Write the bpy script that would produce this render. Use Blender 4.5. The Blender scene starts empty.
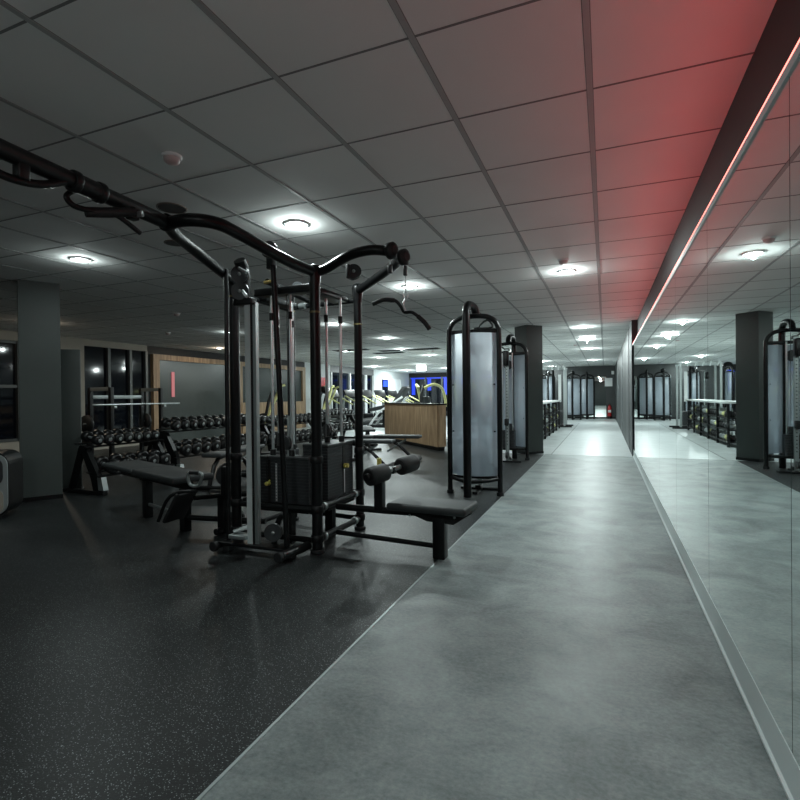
import bpy, math, random
from mathutils import Vector, Matrix
random.seed(7)
C = bpy.context.scene.collection
SC = bpy.context.scene
PI = math.pi
R = math.radians
CEIL = 2.551

# ------------------------------------------------------------------ camera
cam_d = bpy.data.cameras.new('camera')
cam = bpy.data.objects.new('camera', cam_d); C.objects.link(cam)
cam_d.sensor_width = 36.0
cam_d.lens = 504.1 / 800 * 36
cam_d.clip_start = 0.05; cam_d.clip_end = 200
cam.matrix_world = Matrix.Translation((0, 0, 1.17)) @ Matrix.Rotation(R(22.12), 4, 'Z') @ \
    Matrix.Rotation(R(90 - .41), 4, 'X') @ Matrix.Rotation(R(-.59), 4, 'Z')
SC.camera = cam

# ------------------------------------------------------------------ world, exposure
w = bpy.data.worlds.new('night'); SC.world = w; w.use_nodes = True
w.node_tree.nodes['Background'].inputs[0].default_value = (.012, .02, .05, 1)
w.node_tree.nodes['Background'].inputs[1].default_value = 0.6
vs = SC.view_settings
vs.view_transform = 'Standard'; vs.look = 'None'; vs.gamma = 1; vs.use_curve_mapping = False
vs.exposure = 0.0

# lamp sites: x, y, watts, colour
LP, LG = 1.18, .46     # beam and side glow of each fitting
COOL = (.875, 1.0, .985); WARM = (1.0, .82, .62)
LAMPS = [
    (-2.262, 3.42, 15, COOL), (-4.764, 3.42, 9, COOL), (-.385, 5.93, 20, COOL), (-2.262, 5.93, 20, COOL),
    (-4.74, 8.40, 20, COOL), (-7.24, 8.43, 10, COOL), (-4.75, 10.92, 22, COOL), (-5.48, 13.65, 30, COOL),
    (-5.45, 16.10, 30, COOL), (-7.38, 16.20, 32, COOL), (-7.21, 13.43, 26, COOL), (-9.80, 10.98, 10, WARM),
    (-.405, 10.98, 30, COOL), (-.405, 16.20, 46, COOL), (-.43, 21.65, 46, COOL), (-2.29, 21.24, 42, COOL),
    (-2.38, 25.3, 35, COOL), (-9.78, 20.95, 100, COOL), (-9.7, 24.9, 106, COOL), (-7.3, 24.0, 39, COOL),
    (-.405, 13.5, 31, COOL), (-2.6, 15.9, 28, COOL),
    (-9.2, 5.9, 6, WARM), (-.385, -1.6, 38, COOL), (-2.262, -1.6, 14, COOL), (-4.764, -1.6, 9, COOL),  # last three: unseen, added behind the viewer to brighten the near floor
]

# ------------------------------------------------------------------ materials
MATS = {}
def mat(name, col, rough=.5, metal=0, spec=.5, emit=None, es=0, noise=0, nscale=8, bump=0, bscale=60, coat=0):
    if name in MATS: return MATS[name]
    m = bpy.data.materials.new(name); m.use_nodes = True
    nt = m.node_tree; b = nt.nodes['Principled BSDF']
    b.inputs['Base Color'].default_value = (*col, 1)
    b.inputs['Roughness'].default_value = rough
    b.inputs['Metallic'].default_value = metal
    b.inputs['Specular IOR Level'].default_value = spec
    b.inputs['Coat Weight'].default_value = coat
    tc = nt.nodes.new('ShaderNodeTexCoord')
    if noise:
        n = nt.nodes.new('ShaderNodeTexNoise'); n.inputs['Scale'].default_value = nscale; n.inputs['Detail'].default_value = 5
        nt.links.new(tc.outputs['Object'], n.inputs['Vector'])
        r = nt.nodes.new('ShaderNodeValToRGB')
        r.color_ramp.elements[0].position = .3; r.color_ramp.elements[1].position = .7
        r.color_ramp.elements[0].color = (*[c * (1 - noise) for c in col], 1)
        r.color_ramp.elements[1].color = (*[min(1, c * (1 + noise)) for c in col], 1)
        nt.links.new(n.outputs['Fac'], r.inputs['Fac']); nt.links.new(r.outputs['Color'], b.inputs['Base Color'])
    if bump:
        n = nt.nodes.new('ShaderNodeTexNoise'); n.inputs['Scale'].default_value = bscale
        nt.links.new(tc.outputs['Object'], n.inputs['Vector'])
        bp = nt.nodes.new('ShaderNodeBump'); bp.inputs['Strength'].default_value = bump
        nt.links.new(n.outputs['Fac'], bp.inputs['Height']); nt.links.new(bp.outputs['Normal'], b.inputs['Normal'])
    if emit:
        b.inputs['Emission Color'].default_value = (*emit, 1); b.inputs['Emission Strength'].default_value = es
    MATS[name] = m
    return m

M = {
 'black': mat('black_powder_coat', (.006, .0065, .007), .4, 0, .35, bump=.03, bscale=200),
 'gloss': mat('black_gloss_paint', (.0045, .005, .0055), .34, 0, .3),
 'rub': mat('black_rubber', (.012, .0128, .0135), .55, 0, .4, bump=.15, bscale=120),
 'dumb': mat('dumbbell_rubber', (.005, .0055, .006), .34, 0, .5),
 'pad': mat('black_upholstery', (.027, .031, .032), .55, 0, .4, bump=.08, bscale=150),
 'chrome': mat('brushed_chrome', (.72, .76, .77), .32, .85),
 'steel': mat('satin_steel', (.42, .46, .46), .42, .8),
 'alu': mat('anodised_aluminium', (.62, .68, .68), .5, .2),
 'iron': mat('weight_plate_iron', (.030, .033, .036), .5, .1, noise=.15, nscale=30),
 'yellow': mat('yellow_plastic', (.62, .56, .12), .4),
 'limepaint': mat('pale_yellow_paint', (.62, .62, .28), .35),
 'white': mat('white_plastic', (.75, .78, .78), .4),
 'label': mat('printed_label', (.55, .57, .58), .5),
 'pillar': mat('charcoal_pillar_paint', (.047, .057, .054), .5, 0, .3, noise=.05, nscale=3),
 'wallgrey': mat('dark_grey_wall_paint', (.036, .041, .042), .55, noise=.08, nscale=2),
 'wallwhite': mat('white_wall_paint', (.62, .66, .66), .7, noise=.03, nscale=2),
 'wallbeige': mat('beige_wall_paint', (.38, .36, .31), .7, noise=.08, nscale=2),
 'glassdark': mat('night_window_glass', (.004, .006, .011), .06, 0, .5),
 'portal': mat('dark_satin_panel', (.050, .062, .060), .25, 0, .5, noise=.05, nscale=1),
 'frame': mat('grey_window_frame', (.10, .11, .11), .4, .3),
 'red': mat('red_enamel', (.55, .02, .02), .3),
 'cream': mat('cream_side_panel', (.34, .31, .26), .5),
 'plas': mat('dark_grey_plastic', (.03, .033, .035), .4),
 'ledred': mat('red_led', (.8, .1, .08), .4, emit=(1, .22, .18), es=3.5),
 'ledwash': mat('red_wash_emitter', (.8, .1, .08), .4, emit=(1, .075, .09), es=10.5),
 'pinkrefl': mat('pink_reflection', (.5, .2, .22), .4, emit=(1, .22, .28), es=.22),
 'lampface': mat('lamp_diffuser', (.9, .9, .9), .4, emit=(.93, 1, 1), es=14),
 'exit': mat('lit_sign_face', (.9, .9, .9), .4, emit=(.9, 1, .97), es=4),
 'green': mat('lit_sign_green', (.02, .3, .1), .4, emit=(.05, .5, .2), es=1),
 'blueled': mat('blue_neon', (.02, .05, .5), .4, emit=(.02, .07, 1), es=.55),
}

def wood_mat():
    m = bpy.data.materials.new('oak_boards'); m.use_nodes = True
    nt = m.node_tree; b = nt.nodes['Principled BSDF']
    tc = nt.nodes.new('ShaderNodeTexCoord')
    mp = nt.nodes.new('ShaderNodeMapping'); mp.inputs['Scale'].default_value = (9, 9, .9)
    n = nt.nodes.new('ShaderNodeTexNoise'); n.inputs['Scale'].default_value = 2.2; n.inputs['Detail'].default_value = 6
    nt.links.new(tc.outputs['Object'], mp.inputs['Vector']); nt.links.new(mp.outputs['Vector'], n.inputs['Vector'])
    r = nt.nodes.new('ShaderNodeValToRGB')
    r.color_ramp.elements[0].position = .32; r.color_ramp.elements[0].color = (.23, .145, .08, 1)
    r.color_ramp.elements[1].position = .68; r.color_ramp.elements[1].color = (.46, .32, .19, 1)
    nt.links.new(n.outputs['Fac'], r.inputs['Fac']); nt.links.new(r.outputs['Color'], b.inputs['Base Color'])
    b.inputs['Roughness'].default_value = .5
    return m
M['wood'] = wood_mat()

def nodes_of(name):
    m = bpy.data.materials.new(name); m.use_nodes = True
    return m, m.node_tree, m.node_tree.nodes['Principled BSDF']

def rubber_floor():
    m, nt, b = nodes_of('speckled_rubber_floor')
    tc = nt.nodes.new('ShaderNodeTexCoord')
    v = nt.nodes.new('ShaderNodeTexVoronoi'); v.inputs['Scale'].default_value = 185; v.inputs['Randomness'].default_value = 1
    nt.links.new(tc.outputs['Object'], v.inputs['Vector'])
    sp = nt.nodes.new('ShaderNodeSeparateColor'); nt.links.new(v.outputs['Color'], sp.inputs[0])
    a1 = nt.nodes.new('ShaderNodeMapRange'); a1.inputs['From Min'].default_value = .62; a1.inputs['From Max'].default_value = 1.0
    nt.links.new(sp.outputs[0], a1.inputs['Value'])
    a2 = nt.nodes.new('ShaderNodeMapRange'); a2.inputs['From Min'].default_value = .42; a2.inputs['From Max'].default_value = .22
    nt.links.new(v.outputs['Distance'], a2.inputs['Value'])
    mu = nt.nodes.new('ShaderNodeMath'); mu.operation = 'MULTIPLY'
    nt.links.new(a1.outputs[0], mu.inputs[0]); nt.links.new(a2.outputs[0], mu.inputs[1])
    r = nt.nodes.new('ShaderNodeValToRGB')
    r.color_ramp.elements[0].position = 0; r.color_ramp.elements[0].color = (.0075, .0090, .0095, 1)
    r.color_ramp.elements[1].position = 1; r.color_ramp.elements[1].color = (.42, .46, .46, 1)
    nt.links.new(mu.outputs[0], r.inputs['Fac'])
    big = nt.nodes.new('ShaderNodeTexNoise'); big.inputs['Scale'].default_value = 1.3; big.inputs['Detail'].default_value = 4
    nt.links.new(tc.outputs['Object'], big.inputs['Vector'])
    mr = nt.nodes.new('ShaderNodeMapRange'); mr.inputs['To Min'].default_value = .34; mr.inputs['To Max'].default_value = .48
    nt.links.new(big.outputs['Fac'], mr.inputs['Value']); nt.links.new(mr.outputs['Result'], b.inputs['Roughness'])
    nt.links.new(r.outputs['Color'], b.inputs['Base Color'])
    bp = nt.nodes.new('ShaderNodeBump'); bp.inputs['Strength'].default_value = .12; bp.inputs['Distance'].default_value = .004
    nt.links.new(v.outputs['Distance'], bp.inputs['Height']); nt.links.new(bp.outputs['Normal'], b.inputs['Normal'])
    b.inputs['Specular IOR Level'].default_value = .32
    return m

def vinyl_floor(name, lo, hi, r0, r1):
    m, nt, b = nodes_of(name)
    tc = nt.nodes.new('ShaderNodeTexCoord')
    mp = nt.nodes.new('ShaderNodeMapping'); mp.inputs['Scale'].default_value = (1.0, 1.25, 1)
    nt.links.new(tc.outputs['Object'], mp.inputs['Vector'])
    a = nt.nodes.new('ShaderNodeTexNoise'); a.inputs['Scale'].default_value = 2.6; a.inputs['Detail'].default_value = 9; a.inputs['Roughness'].default_value = .68
    a.inputs['Distortion'].default_value = .5
    c = nt.nodes.new('ShaderNodeTexNoise'); c.inputs['Scale'].default_value = 48; c.inputs['Detail'].default_value = 6; c.inputs['Roughness'].default_value = .75
    nt.links.new(mp.outputs['Vector'], a.inputs['Vector']); nt.links.new(mp.outputs['Vector'], c.inputs['Vector'])
    mx = nt.nodes.new('ShaderNodeMix'); mx.data_type = 'FLOAT'; mx.inputs[0].default_value = .42
    nt.links.new(a.outputs['Fac'], mx.inputs[2]); nt.links.new(c.outputs['Fac'], mx.inputs[3])
    r = nt.nodes.new('ShaderNodeValToRGB')
    r.color_ramp.elements[0].position = .36; r.color_ramp.elements[0].color = (*lo, 1)
    r.color_ramp.elements[1].position = .64; r.color_ramp.elements[1].color = (*hi, 1)
    nt.links.new(mx.outputs[0], r.inputs['Fac']); nt.links.new(r.outputs['Color'], b.inputs['Base Color'])
    mr = nt.nodes.new('ShaderNodeMapRange'); mr.inputs['To Min'].default_value = r0; mr.inputs['To Max'].default_value = r1
    nt.links.new(c.outputs['Fac'], mr.inputs['Value']); nt.links.new(mr.outputs['Result'], b.inputs['Roughness'])
    bp = nt.nodes.new('ShaderNodeBump'); bp.inputs['Strength'].default_value = .05; bp.inputs['Distance'].default_value = .01
    nt.links.new(a.outputs['Fac'], bp.inputs['Height']); nt.links.new(bp.outputs['Normal'], b.inputs['Normal'])
    return m
M['rubberfloor'] = rubber_floor()
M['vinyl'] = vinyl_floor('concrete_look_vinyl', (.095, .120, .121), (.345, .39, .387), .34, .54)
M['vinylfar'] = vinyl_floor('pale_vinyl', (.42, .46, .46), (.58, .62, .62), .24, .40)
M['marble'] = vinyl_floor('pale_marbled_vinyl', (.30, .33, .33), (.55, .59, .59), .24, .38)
M['ceil'] = mat('mineral_ceiling_tile', (.80, .815, .80), .85, noise=.04, nscale=1.2, bump=.12, bscale=90)
M['tbar'] = mat('ceiling_grid_bar', (.40, .41, .41), .6)
M['tbarline'] = mat('ceiling_joint', (.20, .205, .205), .7)
M['cove'] = mat('black_cove_paint', (.005, .0045, .0045), .6)

def mirror_mat():
    m, nt, b = nodes_of('mirror_glass')
    b.inputs['Base Color'].default_value = (.80, .88, .86, 1); b.inputs['Metallic'].default_value = 1
    b.inputs['Roughness'].default_value = .012
    return m
M['mirror'] = mirror_mat()

def frosted_mat():
    m, nt, b = nodes_of('frosted_shroud')
    b.inputs['Base Color'].default_value = (.74, .80, .86, 1); b.inputs['Roughness'].default_value = .45
    t = nt.nodes.new('ShaderNodeBsdfTransparent'); t.inputs[0].default_value = (.85, .9, .95, 1)
    tl = nt.nodes.new('ShaderNodeBsdfTranslucent'); tl.inputs[0].default_value = (.55, .6, .64, 1)
    a = nt.nodes.new('ShaderNodeMixShader'); a.inputs[0].default_value = .35
    c = nt.nodes.new('ShaderNodeMixShader'); c.inputs[0].default_value = .42
    out = nt.nodes['Material Output']
    nt.links.new(b.outputs[0], a.inputs[1]); nt.links.new(tl.outputs[0], a.inputs[2])
    nt.links.new(a.outputs[0], c.inputs[1]); nt.links.new(t.outputs[0], c.inputs[2])
    nt.links.new(c.outputs[0], out.inputs['Surface'])
    return m
M['frost'] = frosted_mat()

def glass_mat():
    m, nt, b = nodes_of('clear_glass')
    b.inputs['Base Color'].default_value = (.02, .03, .03, 1); b.inputs['Roughness'].default_value = .03
    t = nt.nodes.new('ShaderNodeBsdfTransparent'); t.inputs[0].default_value = (.8, .85, .85, 1)
    c = nt.nodes.new('ShaderNodeMixShader'); c.inputs[0].default_value = .75
    nt.links.new(b.outputs[0], c.inputs[1]); nt.links.new(t.outputs[0], c.inputs[2])
    nt.links.new(c.outputs[0], nt.nodes['Material Output'].inputs['Surface'])
    return m
M['glass'] = glass_mat()

# ------------------------------------------------------------------ mesh builder
class MB:
    def __init__(s): s.v = []; s.f = []; s.sm = []
    def add(s, vs_, fs_, smooth=False):
        o = len(s.v); s.v += [tuple(p) for p in vs_]
        s.f += [tuple(i + o for i in f) for f in fs_]; s.sm += [smooth] * len(fs_)
        return s
    def box(s, x0, x1, y0, y1, z0, z1, b=0):
        return s.obox(((x0 + x1) / 2, (y0 + y1) / 2, (z0 + z1) / 2), (x1 - x0, y1 - y0, z1 - z0), b=b)
    def obox(s, c, size, rot=None, b=0):
        """box about c with optional rotation matrix; b = bevel of all edges"""
        hx, hy, hz = [abs(q) / 2 for q in size]
        b = min(b, hx * .9, hy * .9, hz * .9)
        rot = rot or Matrix.Identity(3); c = Vector(c)
        pts = []; 
        if b <= 0:
            for z in (-hz, hz):
                for x, y in ((-hx, -hy), (hx, -hy), (hx, hy), (-hx, hy)): pts.append(c + rot @ Vector((x, y, z)))
            s.add(pts, [(3, 2, 1, 0), (4, 5, 6, 7), (0, 1, 5, 4), (1, 2, 6, 5), (2, 3, 7, 6), (3, 0, 4, 7)])
        else:
            k = 3; loops = []
            def ring(ins, z):
                l = []
                for (sx, sy, a0) in ((1, 1, 0), (-1, 1, PI / 2), (-1, -1, PI), (1, -1, 3 * PI / 2)):
                    for i in range(k + 1):
                        a = a0 + PI / 2 * i / k
                        l.append((sx * (hx - b) + (b - ins) * math.cos(a), sy * (hy - b) + (b - ins) * math.sin(a), z))
                return l
            for i in range(k + 1):
                a = PI / 2 * i / k; loops.append(ring(b * (1 - math.sin(a)), -hz + b * (1 - math.cos(a))))
            for i in range(k + 1):
                a = PI / 2 * (1 - i / k); loops.append(ring(b * (1 - math.sin(a)), hz - b * (1 - math.cos(a))))
            n = len(loops[0]); fs = []
            for l in loops: pts += [c + rot @ Vector(p) for p in l]
            for j in range(len(loops) - 1):
                for i in range(n): fs.append((j * n + i, j * n + (i + 1) % n, (j + 1) * n + (i + 1) % n, (j + 1) * n + i))
            fs.append(tuple(reversed(range(n)))); fs.append(tuple((len(loops) - 1) * n + i for i in range(n)))
            s.add(pts, fs, True)
        return s
    def cyl(s, p0, p1, r, r1=None, n=16, cap=True, bev=0):
        p0, p1 = Vector(p0), Vector(p1); r1 = r if r1 is None else r1
        d = (p1 - p0); L = d.length; d = d / L
        prof = [(0, r), (L, r1)]
        if bev: prof = [(0, r - bev), (bev * .3, r - bev * .3), (bev, r), (L - bev, r1), (L - bev * .3, r1 - bev * .3), (L, r1 - bev)]
        return s.lathe(prof, p0, d, n, cap)
    def lathe(s, prof, o, d, n=16, cap=True):
        o, d = Vector(o), Vector(d).normalized()
        a = d.orthogonal().normalized(); c = d.cross(a)
        pts = []; fs = []
        for h, r in prof:
            for i in range(n):
                t = 2 * PI * i / n; pts.append(o + d * h + (a * math.cos(t) + c * math.sin(t)) * r)
        for j in range(len(prof) - 1):
            for i in range(n): fs.append((j * n + i, j * n + (i + 1) % n, (j + 1) * n + (i + 1) % n, (j + 1) * n + i))
        s.add(pts, fs, True)
        if cap:
            s.add(pts[:n], [tuple(reversed(range(n)))]); s.add(pts[-n:], [tuple(range(n))])
        return s
    def ball(s, c, r, n=14, sz=1):
        prof = [(-r * sz * math.cos(PI * i / 8), max(1e-4, r * math.sin(PI * i / 8))) for i in range(9)]
        return s.lathe(prof, c, (0, 0, 1), n, False)
    def tube(s, pts, r, n=12, smooth=6, cap=True, closed=False, ry=None, up=None):
        """swept round (or oval) tube along points; smooth = Catmull-Rom subdivisions; r may be a list"""
        P = [Vector(p) for p in pts]; rr = list(r) if isinstance(r, (list, tuple)) else [r] * len(P)
        if smooth and len(P) > 2:
            Q = []; RR = []; m = len(P); rng = range(m if closed else m - 1)
            for i in rng:
                a = P[(i - 1) % m] if (closed or i > 0) else P[0] * 2 - P[1]
                b, c = P[i], P[(i + 1) % m]
                d = P[(i + 2) % m] if (closed or i + 2 < m) else c * 2 - b
                for k in range(smooth):
                    t = k / smooth
                    Q.append(.5 * ((2 * b) + (c - a) * t + (2 * a - 5 * b + 4 * c - d) * t * t + (3 * b - a - 3 * c + d) * t ** 3))
                    RR.append(rr[i] * (1 - t) + rr[(i + 1) % m] * t)
            if not closed: Q.append(P[-1]); RR.append(rr[-1])
            P, rr = Q, RR
        m = len(P); T = []
        for i in range(m):
            a = P[(i - 1) % m] if (closed or i > 0) else P[0]
            b = P[(i + 1) % m] if (closed or i < m - 1) else P[-1]
            T.append((b - a).normalized())
        u = Vector(up) if up else T[0].orthogonal()
        u = (u - T[0] * u.dot(T[0])).normalized(); V = []
        for i in range(m):
            u = (u - T[i] * u.dot(T[i])).normalized(); c = T[i].cross(u)
            for k in range(n):
                t = 2 * PI * k / n; V.append(P[i] + u * math.cos(t) * rr[i] + c * math.sin(t) * (ry or rr[i]))
        fs = []
        for j in range(m if closed else m - 1):
            jj = (j + 1) % m
            for i in range(n): fs.append((j * n + i, j * n + (i + 1) % n, jj * n + (i + 1) % n, jj * n + i))
        s.add(V, fs, True)
        if cap and not closed:
            s.add(V[:n], [tuple(reversed(range(n)))]); s.add(V[-n:], [tuple(range(n))])
        return s
    def prism(s, poly, axis, a0, a1):
        """polygon extruded along axis ('x','y','z'); poly in the other two coordinates, in order"""
        def p(q, a):
            return {'x': (a, q[0], q[1]), 'y': (q[0], a, q[1]), 'z': (q[0], q[1], a)}[axis]
        n = len(poly)
        V = [p(q, a0) for q in poly] + [p(q, a1) for q in poly]
        return s.add(V, [tuple(reversed(range(n))), tuple(range(n, 2 * n))] + [(i, (i + 1) % n, n + (i + 1) % n, n + i) for i in range(n)])
    def build(s, name, m, parent=None):
        o_ = Vector((0, 0, 0)); q = parent
        while q: o_ += q.location; q = q.parent
        me = bpy.data.meshes.new(name)
        me.from_pydata([tuple(Vector(p) - o_) for p in s.v], [], s.f)
        me.polygons.foreach_set('use_smooth', s.sm)
        me.update()
        import bmesh
        bm = bmesh.new(); bm.from_mesh(me); bmesh.ops.recalc_face_normals(bm, faces=bm.faces); bm.to_mesh(me); bm.free()
        me.materials.append(m)
        o = bpy.data.objects.new(name, me); C.objects.link(o)
        if parent: o.parent = parent
        return o

def tag(o, label, cat, group=None):
    o['label'] = label; o['category'] = cat
    if group: o['group'] = group
    return o
def thing(name, loc, label, cat, group=None):
    o = bpy.data.objects.new(name, None); C.objects.link(o); o.location = loc; o.empty_display_size = .1
    return tag(o, label, cat, group)
def struct(name, mb, m):
    o = mb.build(name, m); o['kind'] = 'structure'; return o
def dup(o, loc=None, rz=None, label=None, group=None, parent=None):
    c = o.copy(); C.objects.link(c)
    if parent: c.parent = parent
    if loc is not None: c.location = loc
    if rz is not None: c.rotation_euler = (0, 0, rz)
    if label: c['label'] = label
    if group: c['group'] = group
    for ch in list(o.children): dup(ch, parent=c)
    return c
ORD = ['first', 'second', 'third', 'fourth', 'fifth', 'sixth', 'seventh', 'eighth', 'ninth', 'tenth', 'eleventh', 'twelfth',
       'thirteenth', 'fourteenth', 'fifteenth', 'sixteenth', 'seventeenth', 'eighteenth', 'nineteenth', 'twentieth']

# ================================================================== SETTING
XR = .49          # mirror plane
XE = -1.107       # edge of the rubber floor
YS = 10.25        # seam to the pale floor
YB, YF = -4.0, 26.2
XL = -10.95
struct('floor', MB().box(XL - .1, XE, YB, YS, -.06, 0).box(XL - .1, -2.3, YS, 13.2, -.06, 0), M['rubberfloor'])
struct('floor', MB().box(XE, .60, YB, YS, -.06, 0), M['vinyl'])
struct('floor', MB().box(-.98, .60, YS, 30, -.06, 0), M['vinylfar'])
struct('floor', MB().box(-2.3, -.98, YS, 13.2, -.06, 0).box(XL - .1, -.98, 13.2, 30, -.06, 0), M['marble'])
struct('trim_1', MB().box(XE - .006, XE + .006, YB, YS, 0, .0025), M['steel'])
struct('trim_2', MB().box(-.99, -.975, YS, 22, 0, .002), M['frame'])
struct('trim_3', MB().box(-1.1, .47, YS - .008, YS + .008, 0, .002), M['frame'])
struct('ceiling', MB().box(XL - .1, .75, YB, 30, CEIL, CEIL + .08), M['ceil'])
g = MB(); g2 = MB()
X0, Y0, TS = -.0536, 2.452, .625
k = 0
x = X0
while x > XL:
    for s_ in (-1, 1):
        g2.box(x + s_ * .0135 - .0015, x + s_ * .0135 + .0015, YB, 29.9, CEIL - .0012, CEIL)
    g.box(x - .012, x + .012, YB, 29.9, CEIL - .003, CEIL); x -= TS
y = Y0 - 10 * TS
while y < 29:
    if y > YB: g2.box(XL, .57, y - .005, y + .005, CEIL - .002, CEIL)
    y += TS
struct('trim_4', g, M['tbar']); struct('trim_5', g2, M['tbarline'])

# right side: cove wall, mirror wall backing, skirting
struct('wall_right', MB().box(.57, .67, YB, YS + .15, 1.9, CEIL), M['cove'])
struct('wall_right', MB().box(.515, .57, YB, YS + .12, 0, 2.06), M['wallgrey'])
struct('wall_right', MB().box(.47, .62, YS + .12, YF + .3, 0, CEIL), M['wallgrey'])
struct('baseboard_right', MB().prism([(.481, 0), (.478, .004), (.478, .014), (.486, .022), (.488, .133), (.515, .133), (.515, 0)], 'y', YB, YS + .12), M['alu'])
s_ = MB()
for i in range(3): s_.box(.462, .4695, 11.6 + i * 4.2, 13.0 + i * 4.2, .02, CEIL - .02)
struct('trim_13', s_, mat('mid_grey_panel', (.060, .068, .068), .5))
struct('trim_6', MB().box(.478, .49, YS + .12, YS + .14, 0, 2.1), M['steel'])
struct('trim_7', MB().box(.484, .515, YB, YS + .12, 2.068, 2.098), M['alu'])
MB().prism([(.4865, 2.0985), (.5015, 2.1245), (.5075, 2.1245), (.5075, 2.0985)], 'y', YB + .05, YS + .1).build('emitter_shield', M['cove'])  # added to keep the hidden emitter's light off the cove wall
MB().add([(.486, YB + .06, 2.0992), (.501, YB + .06, 2.1252), (.501, YS + .09, 2.1252), (.486, YS + .09, 2.0992)], [(0, 1, 2, 3)]).build('wash_emitter', M['ledwash'])  # unseen emitter added to give the ceiling the LED line's red wash
tag(bpy.data.objects['emitter_shield'], 'added black profile shielding the wall behind the unseen red emitter', 'light strip'); tag(bpy.data.objects['wash_emitter'], 'added unseen slanted red emitter above the mirror, washing the ceiling red', 'light strip')
led = MB().box(.4835, .4858, YB + .05, YS + .1, 2.0983, 2.106).build('led_strip', M['ledred'])
tag(led, 'thin red LED light line running along the top of the wall mirror', 'light strip')
seams = [-2.0, -.75, .5, 1.747, 2.99, 4.25, 5.51, 6.78, 8.03, 9.22, YS + .11]
names = ['behind the viewer', 'beside the viewer', 'nearest the viewer, cut by the right picture edge', 'reaching from the right edge to the first black seam',
         'between the first and second black seams', 'between second and third seams', 'reflecting the dark pillar', 'reflecting the shelf rack',
         'next to last before the grey wall', 'touching the grey far wall']
for i in range(10):
    a, b = seams[i] + .0025, seams[i + 1] - .0025
    if b < .4: continue
    o = MB().box(XR, XR + .006, a, b, .134, 2.067).build('mirror_panel', M['mirror'])
    tag(o, 'tall wall mirror pane ' + names[i], 'mirror', 'mirror panes of the right wall')
s_ = MB()
for y in seams[2:-1]: s_.box(XR + .002, XR + .0075, y - .003, y + .003, .134, 2.067)
struct('trim_8', s_, M['cove'])

# far end wall with glazed openings
EW = MB().box(-3.8, .47, YF, YF + .2, 2.02, CEIL)
for a, b in ((-3.8, -1.85), (-1.25, -.98), (.06, .47)): EW.box(a, b, YF, YF + .2, 0, 2.02)
EW.box(-1.85, -1.25, YF, YF + .2, 0, .12).box(-.98, .06, YF, YF + .2, 0, .05)
struct('wall_front', EW, M['wallgrey'])
for nm, a, b, z in (('window_1', -1.85, -1.25, .12), ('window_2', -.98, .06, .05)):
    e = struct(nm, MB().box(a, b, YF + .02, YF + .03, z, 2.02), M['mirror'])
struct('baseboard_front', MB().box(-3.8, .47, YF - .02, YF, 0, .07), M['gloss'])
# blue lit glazing left of the end wall
struct('wall_front', MB().box(XL, -3.8, 28.4, 28.6, 2.3, CEIL).box(XL, -3.8, 28.4, 28.6, 0, .3), M['cove'])
struct('window_3', MB().box(XL, -3.8, 28.5, 28.53, .3, 2.3), M['glassdark'])
fr = MB()
for i in range(8): fr.box(-10.9 + i * 1.01 - .05, -10.9 + i * 1.01 + .05, 28.40, 28.5, .3, 2.3)
struct('trim_9', fr, M['frame'])
bl = MB().box(-10.85, -3.85, 28.44, 28.49, 2.20, 2.28)
for i in range(7): bl.box(-10.8 + i * 1.01, -10.8 + i * 1.01 + .22, 28.46, 28.49, 1.25 + .25 * (i % 2), 2.20)
tag(bl.build('neon_strip', M['blueled']), 'blue neon strip lighting along the far windows behind the counter', 'light strip')
struct('door_1', MB().box(XL, XL + .04, 25.25, 26.9, 0, 2.08), M['white'])
struct('window_4', MB().box(XL, XL + .03, 24.42, 25.2, .1, 2.08), M['glassdark'])
struct('trim_10', MB().box(XL, XL + .06, 24.38, 26.95, 2.08, 2.14).box(XL, XL + .06, 25.18, 25.25, 0, 2.08).box(XL, XL + .06, 26.9, 26.95, 0, 2.08), M['white'])
tag(MB().box(XL + .031, XL + .05, 24.5, 25.12, 1.7, 2.02).build('neon_strip', M['blueled']), 'blue light in the narrow window of the white far left wall', 'light strip')
struct('wall_right', MB().box(-3.9, -3.8, YF, 28.6, 0, CEIL), M['wallgrey'])

# left wall (X = XL): windows, oak portals, white wall
LW = MB()
def lw(y0, y1, z0, z1, m, nm='wall_left'): return struct(nm, MB().box(XL - .15, XL, y0, y1, z0, z1), m)
lw(YB, 2.9, 0, CEIL, M['wallbeige'])
lw(6.55, 7.92, 0, CEIL, M['wallbeige'])
lw(2.9, 6.55, 2.36, CEIL, M['wallbeige']); lw(7.92, 9.62, 2.40, CEIL, M['wallbeige'])
lw(2.9, 6.55, 0, .35, M['wallbeige']); lw(7.92, 9.62, 0, .3, M['wallbeige'])
struct('window_5', MB().box(XL - .1, XL - .06, 2.9, 6.55, .35, 2.36), M['glassdark'])
struct('window_6', MB().box(XL - .1, XL - .06, 7.92, 9.62, .3, 2.40), M['glassdark'])
fr = MB()
for y in (2.92, 4.1, 5.3, 6.53): fr.box(XL - .06, XL + .02, y - .03, y + .03, .35, 2.36)
for z in (.37, 1.45, 2.34): fr.box(XL - .06, XL, 2.9, 6.55, z - .03, z + .03)
for y in (8.53, 9.12, 9.59): fr.box(XL - .06, XL + .02, y - .035, y + .035, .3, 2.40)
struct('trim_11', fr, M['frame'])
lw(9.62, 17.0, 2.36, CEIL, M['cove']); lw(9.62, 17.0, 0, 2.36, M['wallgrey'])
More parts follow.
